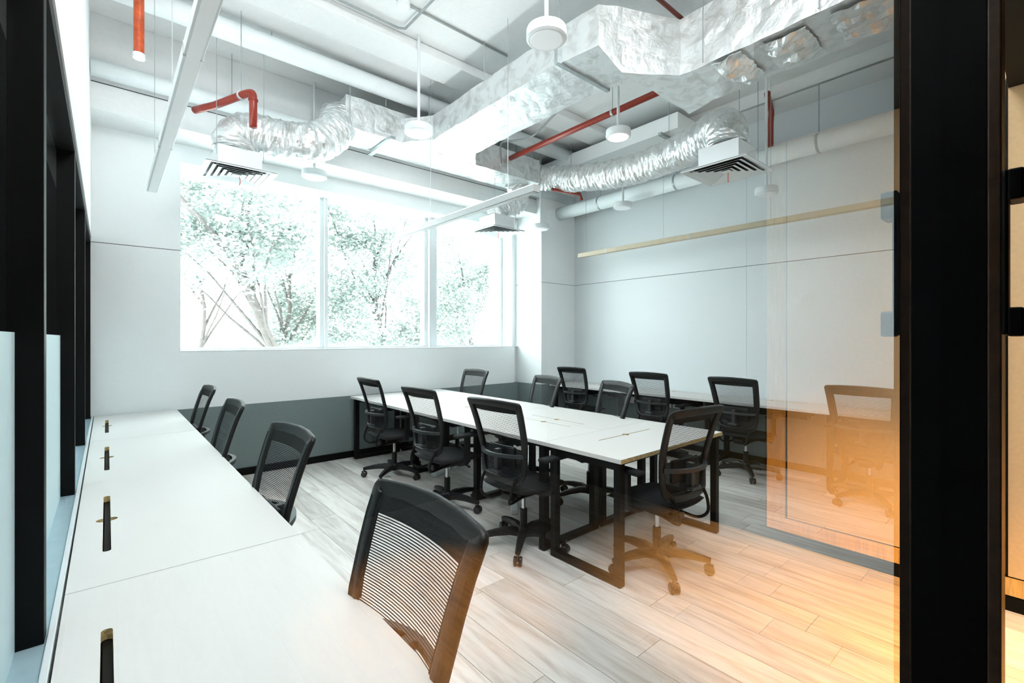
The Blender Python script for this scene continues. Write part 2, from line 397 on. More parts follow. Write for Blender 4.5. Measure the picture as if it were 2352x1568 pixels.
# ---------------------------------------------------------------- desks
def desktop_bm(L, W, t, slot=None, fing=True):
    """board L (x) by W (y) centred on origin, top at z=0, with a cut slot (cx, cy, len, wid, along 'x')"""
    bm = bmesh.new()
    if slot is None: return box(bm, -L/2, L/2, -W/2, W/2, -t, 0, bev=.0015)
    cx, cy, sl, sw = slot; fw_, fh = .055, .022
    # outline of the hole: rounded slot with an oval finger hole in its middle
    hole = []
    def arc(x, y, r, a0, a1, n=6, ry=None): return [(x+r*math.cos(a0+(a1-a0)*k/n), y+(ry or r)*math.sin(a0+(a1-a0)*k/n)) for k in range(n+1)]
    r = sw/2
    hole += arc(cx+sl/2-r, cy, r, -PI/2, PI/2)
    if fing: hole += [(cx+.022, cy+r)]+[(cx+.022*math.cos(a), cy+r+fh*math.sin(a)) for a in (PI*.2, PI*.4, PI*.6, PI*.8)]+[(cx-.022, cy+r)]
    hole += arc(cx-sl/2+r, cy, r, PI/2, 3*PI/2)
    if fing: hole += [(cx-.022, cy-r)]+[(cx+.022*math.cos(a), cy-r+fh*math.sin(a)) for a in (-PI*.8, -PI*.6, -PI*.4, -PI*.2)]+[(cx+.022, cy-r)]
    out = [(-L/2, -W/2), (L/2, -W/2), (L/2, W/2), (-L/2, W/2)]
    for z in (0,):
        vo = [bm.verts.new((x, y, z)) for x, y in out]; vh = [bm.verts.new((x, y, z)) for x, y in hole]
        eo = [bm.edges.new((vo[i], vo[(i+1) % 4])) for i in range(4)]
        eh = [bm.edges.new((vh[i], vh[(i+1) % len(vh)])) for i in range(len(vh))]
        bmesh.ops.triangle_fill(bm, use_beauty=True, edges=eo+eh)
    # remove faces inside the hole
    for f in list(bm.faces):
        c = f.calc_center_median()
        ins = False; n = len(hole); j = n-1
        for i in range(n):
            if (hole[i][1] > c.y) != (hole[j][1] > c.y) and c.x < (hole[j][0]-hole[i][0])*(c.y-hole[i][1])/(hole[j][1]-hole[i][1])+hole[i][0]: ins = not ins
            j = i
        if ins: bm.faces.remove(f)
    ext = bmesh.ops.extrude_face_region(bm, geom=list(bm.faces))
    bmesh.ops.translate(bm, verts=[v for v in ext['geom'] if isinstance(v, bmesh.types.BMVert)], vec=(0, 0, -t))
    bmesh.ops.recalc_face_normals(bm, faces=bm.faces)
    return bm
ZT = .75
def loop_frame(p0, p1, zt, s=.05):
    """rectangular loop of square tube in the vertical plane through p0, p1"""
    bm = bmesh.new(); a, b = Vector((*p0, 0)), Vector((*p1, 0)); d = (b-a).normalized(); nrm = Vector((-d.y, d.x, 0))
    def bar(c0, c1, hz0, hz1):
        ps = [c0-nrm*s/2, c1-nrm*s/2, c1+nrm*s/2, c0+nrm*s/2]
        lo = [bm.verts.new((p.x, p.y, hz0)) for p in ps]; hi = [bm.verts.new((p.x, p.y, hz1)) for p in ps]
        bm.faces.new(lo[::-1]); bm.faces.new(hi)
        for k in range(4): bm.faces.new([lo[k], lo[(k+1) % 4], hi[(k+1) % 4], hi[k]])
    bar(a, a+d*s, .006, zt); bar(b-d*s, b, .006, zt); bar(a+d*s, b-d*s, .006, .04); bar(a+d*s, b-d*s, zt-.045, zt)
    return bm
def desk(name, label, group, cx, cy, L, W, rz, slot, legs, tray=True, edge='desk'):
    t = thing(name, label, 'desk', (cx, cy, 0), rz, group)
    tp = obj('desktop', desktop_bm(L-.003, W-.003, .025, slot), 'desk', t); tp.location = (0, 0, ZT)
    tp.data.materials.append(M['ply'])
    if slot:
        for p in tp.data.polygons:
            c = p.center
            if abs(p.normal.z) < .3 and abs(c.x-slot[0]) < slot[2]/2+.01 and abs(c.y-slot[1]) < .04: p.material_index = 1
    if edge == 'ply':
        for p in tp.data.polygons:
            if p.normal.y < -.7 and p.center.y < -W/2+.02: p.material_index = 1
    for (x0, y0, x1, y1) in legs: obj('leg_frame', loop_frame((x0, y0), (x1, y1), ZT-.027), 'leg', t)
    if slot and tray:
        cx_, cy_, sl, sw = slot; b_ = bmesh.new()
        box(b_, cx_-sl/2-.02, cx_+sl/2+.02, cy_-.06, cy_+.06, ZT-.16, ZT-.15)
        box(b_, cx_-sl/2-.02, cx_+sl/2+.02, cy_-.06, cy_-.055, ZT-.15, ZT-.028); box(b_, cx_-sl/2-.02, cx_+sl/2+.02, cy_+.055, cy_+.06, ZT-.15, ZT-.028)
        obj('cable_tray', b_, 'leg', t)
    rb = bmesh.new(); box(rb, -L/2+.06, L/2-.06, -W/2+.08, -W/2+.11, ZT-.065, ZT-.027); box(rb, -L/2+.06, L/2-.06, W/2-.11, W/2-.08, ZT-.065, ZT-.027)
    obj('support_rail', rb, 'leg', t)
    return t
# left row along the glazing; local x runs along world Y, local -y... rotated 90deg: local x -> +Y, local y -> -X
rowl = ['white desk at the glazing, nearest the camera, cut off at the bottom edge', 'white desk of the left row, second from the camera, with a long dark slot',
        'white desk of the left row, third from the camera', 'white desk of the left row, against the far wall']
for i, y0 in enumerate((.505, 1.755, 3.0, 4.25)):
    L = 1.25 if i < 3 else 1.35
    desk('desk', rowl[i], 'desks along the left glazing', .216, y0+L/2, L, .607, PI/2, (0 if i < 3 else 0, .216, .71, .022),
         [(-L/2+.07, -.26, -L/2+.07, .26)] if i % 2 == 0 else [(-L/2+.05, -.26, -L/2+.05, .26), (L/2-.07, -.26, L/2-.07, .26)])
# centre island
X0, X1 = 2.22, 3.47; XM = (X0+X1)/2
dend = desk('desk', 'desk closing the near end of the central island, with raw brown front edge', None, XM, 1.935, 1.25, .63, 0, (0, .10, .62, .010),
     [], edge='ply')
for sx_ in (-1, 1):
    obj('leg_frame', loop_frame((sx_*.585, -.295), (sx_*.585, .265), ZT-.027, .045), 'leg', dend)
isl = {}
lab = {(0, 0): 'white desk of the central island beside the end desk, on the left side', (0, 1): 'white desk of the central island beside the end desk, on the right side',
       (1, 0): 'middle desk of the central island, left side', (1, 1): 'middle desk of the central island, right side',
       (2, 0): 'desk of the central island touching the window wall, left side', (2, 1): 'desk of the central island touching the window wall, right side'}
for i in range(3):
    for j in range(2):
        yc = 2.25+1.1*i+.55+.0; cx = XM+(-.3125 if j == 0 else .3125)
        # local x -> +Y ; local y -> -X
        sl = (0, -.2325 if j == 0 else .2325, .62, .008)
        legs = []
        if i == 0: legs = [(-.51, -.29, -.51, .29)]
        elif True: legs = [(-.52, -.29 if j == 0 else -.05, -.52, .05 if j == 0 else .29)]
        if i == 2: legs.append((.48, -.29, .48, .29))
        desk('desk', lab[(i, j)], 'desks of the central island', cx, yc, 1.1, .625, PI/2, sl, legs, tray=True)
# right row
rowr = ['white desk against the right wall by the corner pillar', 'white desk on the right wall, second from the pillar', 'white desk on the right wall, third from the pillar', 'white desk on the right wall nearest the door, washed orange by the reflection']
for i in range(4):
    y1 = 5.08-1.2*i
    desk('desk', rowr[i], 'desks along the right wall', 5.44, y1-.6, 1.2, .59, -PI/2, (0, .2, .7, .012),
         [(-.52, -.26, -.52, .26)]+([(.55, -.26, .55, .26)] if i == 3 else []))

# ---------------------------------------------------------------- office chair
def rs(u):  # half width of the back frame by height
    pts = [(.50, .165), (.53, .20), (.60, .214), (.70, .222), (.76, .232), (.90, .244), (1.0, .252), (1.03, .252)]
    for (a, x), (b, y) in zip(pts, pts[1:]):
        if u <= b: return x+(y-x)*(u-a)/(b-a)
    return pts[-1][1]
def by(z):  # depth profile of the back
    pts = [(.46, -.215), (.52, -.225), (.60, -.215), (.68, -.218), (.76, -.232), (.88, -.268), (.96, -.295), (1.03, -.325)]
    for (a, x), (b, y) in zip(pts, pts[1:]):
        if z <= b: return x+(y-x)*(z-a)/(b-a)
    return pts[-1][1]
def bp_(x, z): return Vector((x, by(z)+.5*x*x, z))
def make_chair():
    t = thing('office_chair', 'x', 'chair')
    # outline loop
    half = [(0, .493), (.06, .493), (.12, .495), (.165, .505), (.195, .53), (.208, .57), (.214, .62), (.220, .68), (.230, .74), (.238, .80), (.244, .88), (.25, .95), (.255, 1.005), (.256, 1.022), (.249, 1.033), (.225, 1.037), (.12, 1.044), (0, 1.047)]
    loop = [bp_(x, z) for x, z in half]+[bp_(-x, z) for x, z in half[-2:0:-1]]
    sec = [(-1, -.55), (-.7, -.8), (.7, -.8), (1, -.55), (1, .55), (.7, .8), (-.7, .8), (-1, .55)]
    # frame sides follow the surface: flat band
    bm = bmesh.new(); n = len(loop); rings = []
    for i, p in enumerate(loop):
        tg = (loop[(i+1) % n]-loop[i-1]).normalized(); nrm = Vector((0, 1, .3)).normalized(); s = tg.cross(nrm).normalized(); nn = s.cross(tg)
        wd = .027 if p.z < .53 else (.016 if p.z < .72 else .024); th = .013
        inward = s if s.dot(Vector((0, 0, .76))-Vector((p.x, 0, p.z))) > 0 else -s
        c = p+inward*wd*.8
        rings.append([bm.verts.new(c+s*a*wd+nn*b*th) for a, b in sec])
    for i in range(n):
        A, C = rings[i], rings[(i+1) % n]
        for k in range(8): bm.faces.new([A[k], A[(k+1) % 8], C[(k+1) % 8], C[k]])
    bmesh.ops.recalc_face_normals(bm, faces=bm.faces)
    fr = obj('back_frame', bm, 'plastic', t, smooth=True)
    # woven mesh: horizontal threads as real strips
    V = []; F = []
    z = .54; pitch = .0066
    while z < 1.01:
        hw = rs(z)-.02; K = 10; th = .0031 if z > .72 else .0063
        for zz in (z, z+th):
            for k in range(K+1):
                x = -hw+2*hw*k/K; p = bp_(x, zz); V.append((x, p.y+.012, zz))
        b = len(V)-2*(K+1)
        for k in range(K): F.append((b+k, b+k+1, b+K+2+k, b+K+1+k))
        z += pitch
    # selvedge along the frame
    for s in (-1, 1):
        b = len(V); zs = [.54+.46*i/14 for i in range(15)]
        for zz in zs:
            hw = rs(zz)
            for x in (hw-.003, hw-.052): V.append((s*x, bp_(s*x, zz).y+.0145, zz))
        for i in range(14): F.append((b+2*i, b+2*i+1, b+2*i+3, b+2*i+2))
    b = len(V)
    for k in range(13):
        x = -.215+.43*k/12
        for zz in (.965, 1.01): V.append((x, bp_(x, zz).y+.0125, zz))
    for k in range(12): F.append((b+2*k, b+2*k+2, b+2*k+3, b+2*k+1))
    ms = obj('mesh_back', (V, [], F), 'fabric', t); ms['kind'] = 'stuff'
    # lumbar bar bowing out behind the frame
    obj('lumbar_bar', tube(bmesh.new(), [bp_(x, .685)+Vector((0, -.062*(1-(x/.2)**2)-.006, 0)) for x in [-.2+.4*k/12 for k in range(13)]], .011, 8, sec=[(-1, -1), (1, -1), (1, 1), (-1, 1)]), 'grey_plastic', t)
    pad = bmesh.new(); box(pad, -.13, .13, -.212, -.188, .60, .735, bev=.012); obj('lumbar_pad', pad, 'plastic', t)
    sl = bmesh.new(); box(sl, -.018, .018, -.262, -.222, .575, .715, bev=.003); obj('height_slider', sl, 'grey_plastic', t)
    sh = bmesh.new(); box(sh, -.045, .045, -.285, -.235, .562, .578, bev=.004); obj('adjuster_tab', sh, 'grey_plastic', t)
    # seat
    bm = bmesh.new(); NX, NY = 12, 12; grid = {}
    for layer in (0, 1):
        for i in range(NX+1):
            for j in range(NY+1):
                u, v = -1+2*i/NX, -1+2*j/NY
                su = u*math.sqrt(1-v*v*.32); sv = v*math.sqrt(1-u*u*.22)
                x = su*.255; y = sv*.245+.02
                e = max(abs(u), abs(v))
                zt_ = .475-.012*(1-u*u)*(1-v*v)-.028*max(0, v)**3-.022*e**6
                zb = .418+.016*e**4
                grid[layer, i, j] = bm.verts.new((x*(1 if layer == 0 else .93), y if layer == 0 else .02+sv*.23, zt_ if layer == 0 else zb))
    for layer in (0, 1):
        for i in range(NX):
            for j in range(NY):
                q = [grid[layer, i, j], grid[layer, i+1, j], grid[layer, i+1, j+1], grid[layer, i, j+1]]
                bm.faces.new(q if layer == 0 else q[::-1])
    ring = [(i, 0) for i in range(NX)]+[(NX, j) for j in range(NY)]+[(i, NY) for i in range(NX, 0, -1)]+[(0, j) for j in range(NY, 0, -1)]
    for (a, b), (c, d) in zip(ring, ring[1:]+ring[:1]):
        bm.faces.new([grid[0, a, b], grid[1, a, b], grid[1, c, d], grid[0, c, d]])
    bmesh.ops.recalc_face_normals(bm, faces=bm.faces)
    obj('seat', bm, 'fabric', t, smooth=True)
    mc = bmesh.new(); box(mc, -.085, .085, -.13, .13, .36, .42, bev=.012); box(mc, -.05, .05, -.17, -.12, .35, .40, bev=.01); obj('tilt_mechanism', mc, 'plastic', t)
    # back bracket: bent wire tube under the seat to the foot of the back
    for s in (-1, 1):
        obj('back_bracket', T(bez([(s*.075, .02, .395), (s*.085, -.12, .372), (s*.10, -.22, .365), (s*.135, -.265, .40), (s*.15, -.255, .47), (s*.155, -.225, .53)], 6), .0095, 8), 'leg', t, smooth=True)
    obj('lever', T([(.06, .05, .385), (.20, .06, .385), (.235, .06, .38)], [.006, .006, .011], 8), 'plastic', t)
    # armrests
    for s in (-1, 1):
        bm = bmesh.new()
        tube(bm, [(s*.06, .0, .405), (s*.20, .0, .405), (s*.262, .0, .425), (s*.278, .0, .47), (s*.28, 0, .60), (s*.28, 0, .645)], .021, sec=[(-1, -.7), (1, -.7), (1, .7), (-1, .7)])
        a = obj('armrest', bm, 'plastic', t)
        bm = bmesh.new(); box(bm, s*.28-.04, s*.28+.04, -.115, .135, .645, .672, bev=.011); obj('arm_pad', bm, 'fabric', a, smooth=False)
    # column and base
    gc = bmesh.new(); tube(gc, [(0, 0, .09), (0, 0, .255)], .026, 14); obj('column_sleeve', gc, 'plastic', t)
    obj('gas_column', T([(0, 0, .25), (0, 0, .37)], .014, 12), 'chrome', t)
    hb = bmesh.new(); lathe(hb, [(.03, .062), (.045, .075), (.048, .115), (.034, .135)], 20); obj('hub', hb, 'plastic', t)
    leg_me = None
    for k in range(5):
        a = 2*PI*k/5+.35
        if leg_me is None:
            bm = bmesh.new()
            pts = [(.03, 0, .100), (.10, 0, .112), (.20, 0, .106), (.28, 0, .093), (.315, 0, .086)]
            rr = [.032, .030, .025, .020, .017]
            tube(bm, pts, rr, sec=[(-.8, -.9), (.8, -.9), (1, -.2), (.6, .7), (-.6, .7), (-1, -.2)])
            lg = obj('base_leg', bm, 'plastic', t); leg_me = lg
            bm = bmesh.new()
            tube(bm, [(.307, 0, .09), (.307, 0, .055)], .008, 8)
            for s in (-1, 1):
                tube(bm, [(.307-.0, s*.006, .030), (.307, s*.012, .030), (.307, s*.024, .030), (.307, s*.028, .030)], [.022, .0295, .0295, .023], 18)
            box(bm, .282, .332, -.006, .006, .035, .062, bev=.003)
            cs = obj('caster', bm, 'wheel', lg)
        else:
            lg = leg_me.copy(); COL.objects.link(lg); lg.parent = t
            c2 = cs.copy(); COL.objects.link(c2); c2.parent = lg
        lg.rotation_euler = (0, 0, a)
    return t
proto = make_chair(); used = [False]
chairs = [
 # label, top x, top y, heading deg, group
 ('black mesh chair at the left desks, its back filling the bottom centre, tinted orange', .615, 1.03, 180, 'L'),
 ('black mesh chair at the left desks, second from the camera, turned slightly', .645, 2.24, 183, 'L'),
 ('black mesh chair at the left desks, third from the camera, seen almost edge-on', .635, 3.42, 179, 'L'),
 ('black mesh chair at the left desks, farthest, beside the window wall', .66, 4.60, 180, 'L'),
 ('black mesh chair on the left of the central island, nearest the end desk', 1.90, 2.42, 3, 'I'),
 ('black mesh chair on the left of the central island, middle one of three', 1.90, 3.40, 2, 'I'),
 ('black mesh chair on the left of the central island, by the window wall', 1.98, 4.55, 0, 'I'),
 ('black mesh chair at the near end of the island, back covering the raw edge', 2.60, 1.34, 84, 'I'),
 ('greyish mesh chair on the far side of the island, leftmost, before the window wall', 3.62, 4.88, 180, 'I'),
 ('greyish mesh chair on the far side of the island, middle one of three', 3.56, 3.52, 168, 'I'),
 ('greyish mesh chair on the far side of the island, rightmost and nearest', 3.56, 2.62, 160, 'I'),
 ('black mesh chair at the right wall desks, farthest, in front of the pillar', 4.88, 4.42, 0, 'R'),
 ('black mesh chair at the right wall desks, second from the pillar, beside the sockets', 4.80, 3.14, 0, 'R'),
 ('brown-tinted mesh chair at the right wall desks, behind the island end chair', 4.80, 2.16, -4, 'R'),
 ('mesh chair at the right wall desks almost dissolved in the orange reflection', 4.72, 1.06, 0, 'R'),
]
GR = {'L': 'office chairs along the left desks', 'I': 'office chairs around the central island', 'R': 'office chairs along the right wall'}
for lb, x, y, hd, gk in chairs:
    c = proto if not used[0] else copy_tree(proto); used[0] = True
    a = math.radians(hd); c.location = (x+.31*math.cos(a), y+.31*math.sin(a), 0); c.rotation_euler = (0, 0, a-PI/2)
    c['label'] = lb; c['group'] = GR[gk]; c['category'] = 'chair'

# ---------------------------------------------------------------- ducts
def rough_box(name, m, parent, secs, nu=5, amp=.006, seg=.06, cap=True):
    """loft of rectangular sections [(centre, a_vec, b_vec)], a,b half-extent vectors; surfaces wrinkled"""
    out = []
    for (c0, a0, b0), (c1, a1, b1) in zip(secs, secs[1:]):
        c0, a0, b0, c1, a1, b1 = map(Vector, (c0, a0, b0, c1, a1, b1)); k = max(1, int((c1-c0).length/seg))
        for i in range(k): out.append((c0.lerp(c1, i/k), a0.lerp(a1, i/k), b0.lerp(b1, i/k)))
    out.append(tuple(map(Vector, secs[-1])))
    bm = bmesh.new(); rings = []
    per = [(-1+2*i/nu, -1) for i in range(nu)]+[(1, -1+2*i/nu) for i in range(nu)]+[(1-2*i/nu, 1) for i in range(nu)]+[(-1, 1-2*i/nu) for i in range(nu)]
    for c, a, b in out:
        r = []
        for u, v in per:
            p = c+a*u+b*v; d = noise.noise_vector(p*7)*amp+noise.noise_vector(p*19)*amp*.6
            r.append(bm.verts.new(p+d))
        rings.append(r)
    n = len(per)
    for A, C in zip(rings, rings[1:]):
        for k in range(n): bm.faces.new([A[k], A[(k+1) % n], C[(k+1) % n], C[k]])
    if cap: bm.faces.new(rings[0]); bm.faces.new(rings[-1])
    bmesh.ops.recalc_face_normals(bm, faces=bm.faces)
    return obj(name, bm, m, parent, smooth=False)
def S(x0, x1, y, z0, z1): return ((.5*(x0+x1), y, .5*(z0+z1)), (.5*(x1-x0), 0, 0), (0, 0, .5*(z1-z0)))
def SX(x, y0, y1, z0, z1): return ((x, .5*(y0+y1), .5*(z0+z1)), (0, .5*(y1-y0), 0), (0, 0, .5*(z1-z0)))
duct = thing('air_duct', 'large foil-wrapped rectangular air duct running under the ceiling to a crossing branch', 'air duct', (0, 0, 0))
rough_box('supply_duct', 'foil', duct, [S(3.15, 3.66, .25, 3.35, 3.76), S(3.15, 3.66, 1.78, 3.35, 3.76)], nu=7, amp=.012)
rough_box('plenum', 'foil', duct, [S(3.15, 3.66, 1.78, 3.35, 3.76), S(2.80, 3.74, 2.03, 3.35, 3.82), S(2.64, 3.30, 2.12, 3.52, 3.82), S(2.62, 3.18, 2.46, 3.545, 3.82)], nu=7, amp=.008)
rough_box('trunk_duct', 'foil', duct, [S(2.61, 3.17, 2.48, 3.545, 3.80), S(2.61, 3.17, 4.30, 3.545, 3.80), S(2.35, 3.40, 4.62, 3.545, 3.80)], nu=7, amp=.008)
rough_box('branch_duct', 'foil', duct, [SX(1.79, 4.58, 5.02, 3.545, 3.86), SX(4.45, 4.58, 5.02, 3.545, 3.86)], nu=6, amp=.008)
obj('flange', B(2.57, 3.21, 2.452, 2.488, 3.525, 3.84, bev=.004), 'rod', duct, label='dull beige steel flange around the duct')
# torn insulation hanging under the supply duct
for k, (cx, cy, w_, d_) in enumerate(((3.36, 1.45, .42, .20), (3.40, 1.12, .40, .26), (3.38, .72, .36, .30))):
    bm = bmesh.new(); NX, NY = 14, 10; G = {}
    for i in range(NX+1):
        for j in range(NY+1):
            x = cx-w_/2+w_*i/NX; y = cy-d_/2+d_*j/NY
            e = min(i, NX-i)/NX*min(j, NY-j)/NY*16
            zz = 3.335-.022*min(1, e)-abs(noise.noise(Vector((x*14, y*5+k*9, k))))*.075*min(1, e+.3)
            G[i, j] = bm.verts.new((x+noise.noise(Vector((y*20, k, 1)))*.015, y+noise.noise(Vector((x*20, k, 3)))*.02, zz))
    for i in range(NX):
        for j in range(NY): bm.faces.new([G[i, j], G[i+1, j], G[i+1, j+1], G[i, j+1]])
    o_ = obj('torn_foil', bm, 'flexfoil', duct, smooth=False)
    sm = o_.modifiers.new('s', 'SOLIDIFY'); sm.thickness = .004
def rod(parent, x, y, z0, z1, r=.004, name='hanger_rod', m='rod'): return obj(name, T([(x, y, z0), (x, y, z1)], r, 6), m, parent)
for x, y, z in ((1.82, 4.56, 3.545), (2.2, 4.56, 3.86), (2.62, 4.40, 3.55), (2.60, 2.46, 3.52), (3.19, 2.46, 3.52), (3.13, 1.6, 3.36), (3.13, .9, 3.36), (3.68, 1.6, 3.36), (4.3, 4.56, 3.545), (2.60, 3.4, 3.8)):
    rod(duct, x, y, z, ZC+.01)
part_box('support_channel', duct, 'rod', 2.22, 2.27, 4.48, 5.05, 3.505, 3.54)
# flexible ducts
def flex(label, pts, r):
    path = bez(pts, 26); L = 0; d = [0]
    for a, b in zip(path, path[1:]): L += (b-a).length; d.append(L)
    # resample finely
    n = int(L/.0095); res = []; j = 0
    for i in range(n+1):
        s = L*i/n
        while j < len(d)-2 and d[j+1] < s: j += 1
        res.append(path[j].lerp(path[j+1], (s-d[j])/max(1e-6, d[j+1]-d[j])))
    ph = random.uniform(0, 9)
    def wob(i, k, p):
        a = 2*PI*k/40
        q = Vector((math.cos(a)*1.3+ph, math.sin(a)*1.3, i*.011*5.5))
        s = noise.noise(Vector((math.cos(a)*1.1, math.sin(a)*1.1+ph, i*.011*14)))
        f = noise.noise(Vector((math.cos(a)*2.2+ph, math.sin(a)*2.2, i*.42))); return 1+.075*f+.03*math.sin(i*.9+6*noise.noise(q))+.06*s+.05*noise.noise(q)
    t = thing('flexible_duct', label, 'air duct', (0, 0, 0), 0, 'flexible foil ducts')
    obj('foil_sleeve', tube(bmesh.new(), res, r, 40, wob=wob), 'flexfoil', t, smooth=False)
    for e in (0, -1):
        i = 2 if e == 0 else len(res)-3
        bm = bmesh.new(); tube(bm, [res[i], res[i+1]] if e == 0 else [res[i], res[i+1]], r*1.04, 32); obj('clamp_band', bm, 'rod', t)
    return t
flex('crinkled foil flexible duct sagging from the branch duct to the window-side diffuser on the left', [(1.80, 4.80, 3.69), (1.70, 4.66, 3.48), (1.48, 4.60, 3.30), (1.22, 4.66, 3.27), (1.0, 4.76, 3.30), (.89, 4.80, 3.24), (.87, 4.80, 3.10)], .175)
flex('crinkled foil flexible duct snaking along the right side to the near diffuser', [(4.45, 4.80, 3.70), (4.68, 4.55, 3.66), (4.70, 4.10, 3.55), (4.66, 3.4, 3.43), (4.50, 2.75, 3.36), (4.30, 2.25, 3.33), (4.12, 1.95, 3.30), (4.02, 1.84, 3.20), (4.0, 1.83, 3.06)], .165)
flex('short crinkled foil flexible duct dropping behind the branch to the far diffuser', [(4.22, 4.86, 3.60), (4.36, 4.90, 3.46), (4.36, 4.95, 3.32), (4.20, 4.97, 3.25), (4.06, 4.97, 3.19), (4.02, 4.97, 3.07)], .135)
# diffusers
def diffuser(label, x, y, z, s=.225):
    t = thing('air_diffuser', label, 'air diffuser', (x, y, z), 0, 'square ceiling diffusers')
    obj('plenum_box', B(-.17, .17, -.17, .17, .03, .20, bev=.004), 'white', t)
    def pyr(a0, a1, z0, z1, th=.004):
        bm = bmesh.new(); R = []
        for a, zz in ((a0, z0), (a1, z1), (a1, z1+th), (a0, z0+th)): R.append([bm.verts.new((sx*a, sy*a, zz)) for sx, sy in ((-1, -1), (1, -1), (1, 1), (-1, 1))])
        for q in range(4):
            A, C = R[q], R[(q+1) % 4]
            for k in range(4): bm.faces.new([A[k], A[(k+1) % 4], C[(k+1) % 4], C[k]])
        bmesh.ops.recalc_face_normals(bm, faces=bm.faces); return bm
    obj('flange', pyr(s+.05, s, 0, .012, .006), 'white', t)
    for k in range(4):
        a = s-.014-.047*k; obj('vane', pyr(a, a-.033, .0, .012, .002), 'white', t)
    obj('hood', pyr(s+.045, .171, .013, .045, .003), 'white', t)
    obj('throat_shade', B(-s+.03, s-.03, -s+.03, s-.03, .020, .024), 'black', t)  # black sheet stands for the shade inside the throat
    obj('centre_plate', B(-.035, .035, -.035, .035, .0, .006, bev=.001), 'white', t)
    obj('streamer', T(bez([(.02, 0, 0), (.03, .005, -.04), (.022, .0, -.08)], 5), .0035, 6), 'tape', t, label='thin red streamer hanging from the vanes')
    for sx_, sy_ in ((-.18, -.18), (.18, -.18)): rod(t, sx_, sy_, .1, ZC-z+.01, .003)
    return t
diffuser('white square air diffuser in front of the left window pane', .88, 4.80, 2.90)
diffuser('white square air diffuser with dark slots at upper right, by the right wall', 4.0, 1.83, 2.86)
diffuser('small white square air diffuser near the pillar, right of the windows', 4.02, 4.97, 2.89)

# ---------------------------------------------------------------- pipes
pp = thing('white_pipe', 'thick white lagged pipe along the beam above the windows', 'pipe')
obj('pipe_run', T([(-.1, 5.12, 3.655), (1.0, 5.12, 3.655), (5.7, 5.12, 3.655)], .07, 20), 'pipe', pp, smooth=True)
for x in (.9, 2.1, 3.4): rod(pp, x, 5.12, 3.65, ZC+.01)
pp = thing('white_pipe', 'thick white lagged pipe high under the ceiling, parallel to the windows', 'pipe')
obj('pipe_run', T([(-.1, 4.52, 4.02), (1.0, 4.52, 4.02), (5.7, 4.52, 4.02)], .085, 20), 'pipe', pp, smooth=True)
for x in (1.1, 3.4): rod(pp, x, 4.52, 3.95, ZC+.01)
pp = thing('white_pipe', 'thick white lagged pipe running along the right wall towards the pillar', 'pipe')
obj('pipe_run', T([(5.40, .2, 3.40), (5.40, 2.0, 3.40), (5.40, 5.21, 3.40)], .095, 20), 'pipe', pp, smooth=True)
for y in (.75, 1.55, 3.1, 4.3): rod(pp, 5.40, y, 3.45, 3.99, .006)
for y in (1.55, 3.1, 4.3): obj('strap', T([(5.40, y-.012, 3.40), (5.40, y+.012, 3.40)], .098, 20), 'rod', pp)
pp = thing('white_duct', 'white painted rectangular duct high up behind the red pipe', 'air duct')
obj('casing', B(4.9, 5.32, 2.8, 5.2, 3.835, 4.02, bev=.006), 'paint', pp)
for y in (2.9, 4.4): rod(pp, 4.88, y, 3.80, ZC+.01)
obj('support_channel', B(4.85, 5.36, 2.98, 3.02, 3.80, 3.834), 'rod', pp)
def redpipe(label, pts, r, m='red', hang=(), rings=(), cat='pipe', grp='red sprinkler pipes'):
    t = thing('sprinkler_pipe', label, cat, (0, 0, 0), 0, grp)
    obj('pipe_run', T(pts, r, 14), m, t, smooth=True)
    for (x, y, z) in hang:
        rod(t, x, y, z+r*.9, ZC+.01, .004); obj('clamp', T([(x, y-.012, z), (x, y+.012, z)], r*1.18, 12), 'rod', t)
    for a, b in rings: obj('coupling', T([a, b], r*1.22, 14), m, t, smooth=False)
    return t
redpipe('long red sprinkler pipe slanting between the trunk duct and the right flexible duct', [(3.9, 4.55, 3.745), (3.9, 3.5, 3.745), (3.9, 2.1, 3.745)], .032, hang=[(3.9, 2.95, 3.745)])
redpipe('red sprinkler pipe with an elbow above the left flexible duct', bez([(.58, 4.92, 3.44), (.70, 4.72, 3.445)], 2)+bez([(.86, 4.36, 3.455), (.89, 4.31, 3.455), (.902, 4.29, 3.44), (.905, 4.285, 3.40)], 4)+[Vector((.905, 4.285, 3.17))], .03,
        hang=[(.84, 4.40, 3.455)], rings=[((.905, 4.285, 3.385), (.905, 4.285, 3.40))])
redpipe('orange-red vertical pipe stub with a white cap at the upper left', [(.17, 4.2, ZC+.01), (.17, 4.2, 3.43)], .031, m='orange', rings=[])
t_ = bpy.data.objects['sprinkler_pipe.002'] if 'sprinkler_pipe.002' in bpy.data.objects else None
if t_: obj('end_cap', T([(.17, 4.2, 3.44), (.17, 4.2, 3.405)], .035, 16), 'outlet', t_, label='white plastic cap')
redpipe('dark red drop pipe bending down behind the right wall pipe', bez([(5.25, 1.98, 4.02), (5.40, 2.02, 3.98), (5.52, 2.04, 3.93), (5.555, 2.06, 3.80), (5.555, 2.06, 3.40)], 6), .03)
redpipe('thin red pipe passing above the supply duct at the top edge', [(2.4, 2.03, 4.10), (3.0, 2.03, 4.10), (3.66, 2.03, 4.10)], .018)
redpipe('short red sprinkler stub seen between the branch duct and the wall pipe', [(4.55, 4.45, 3.46), (4.95, 4.30, 3.44), (4.98, 4.29, 3.36)], .022)
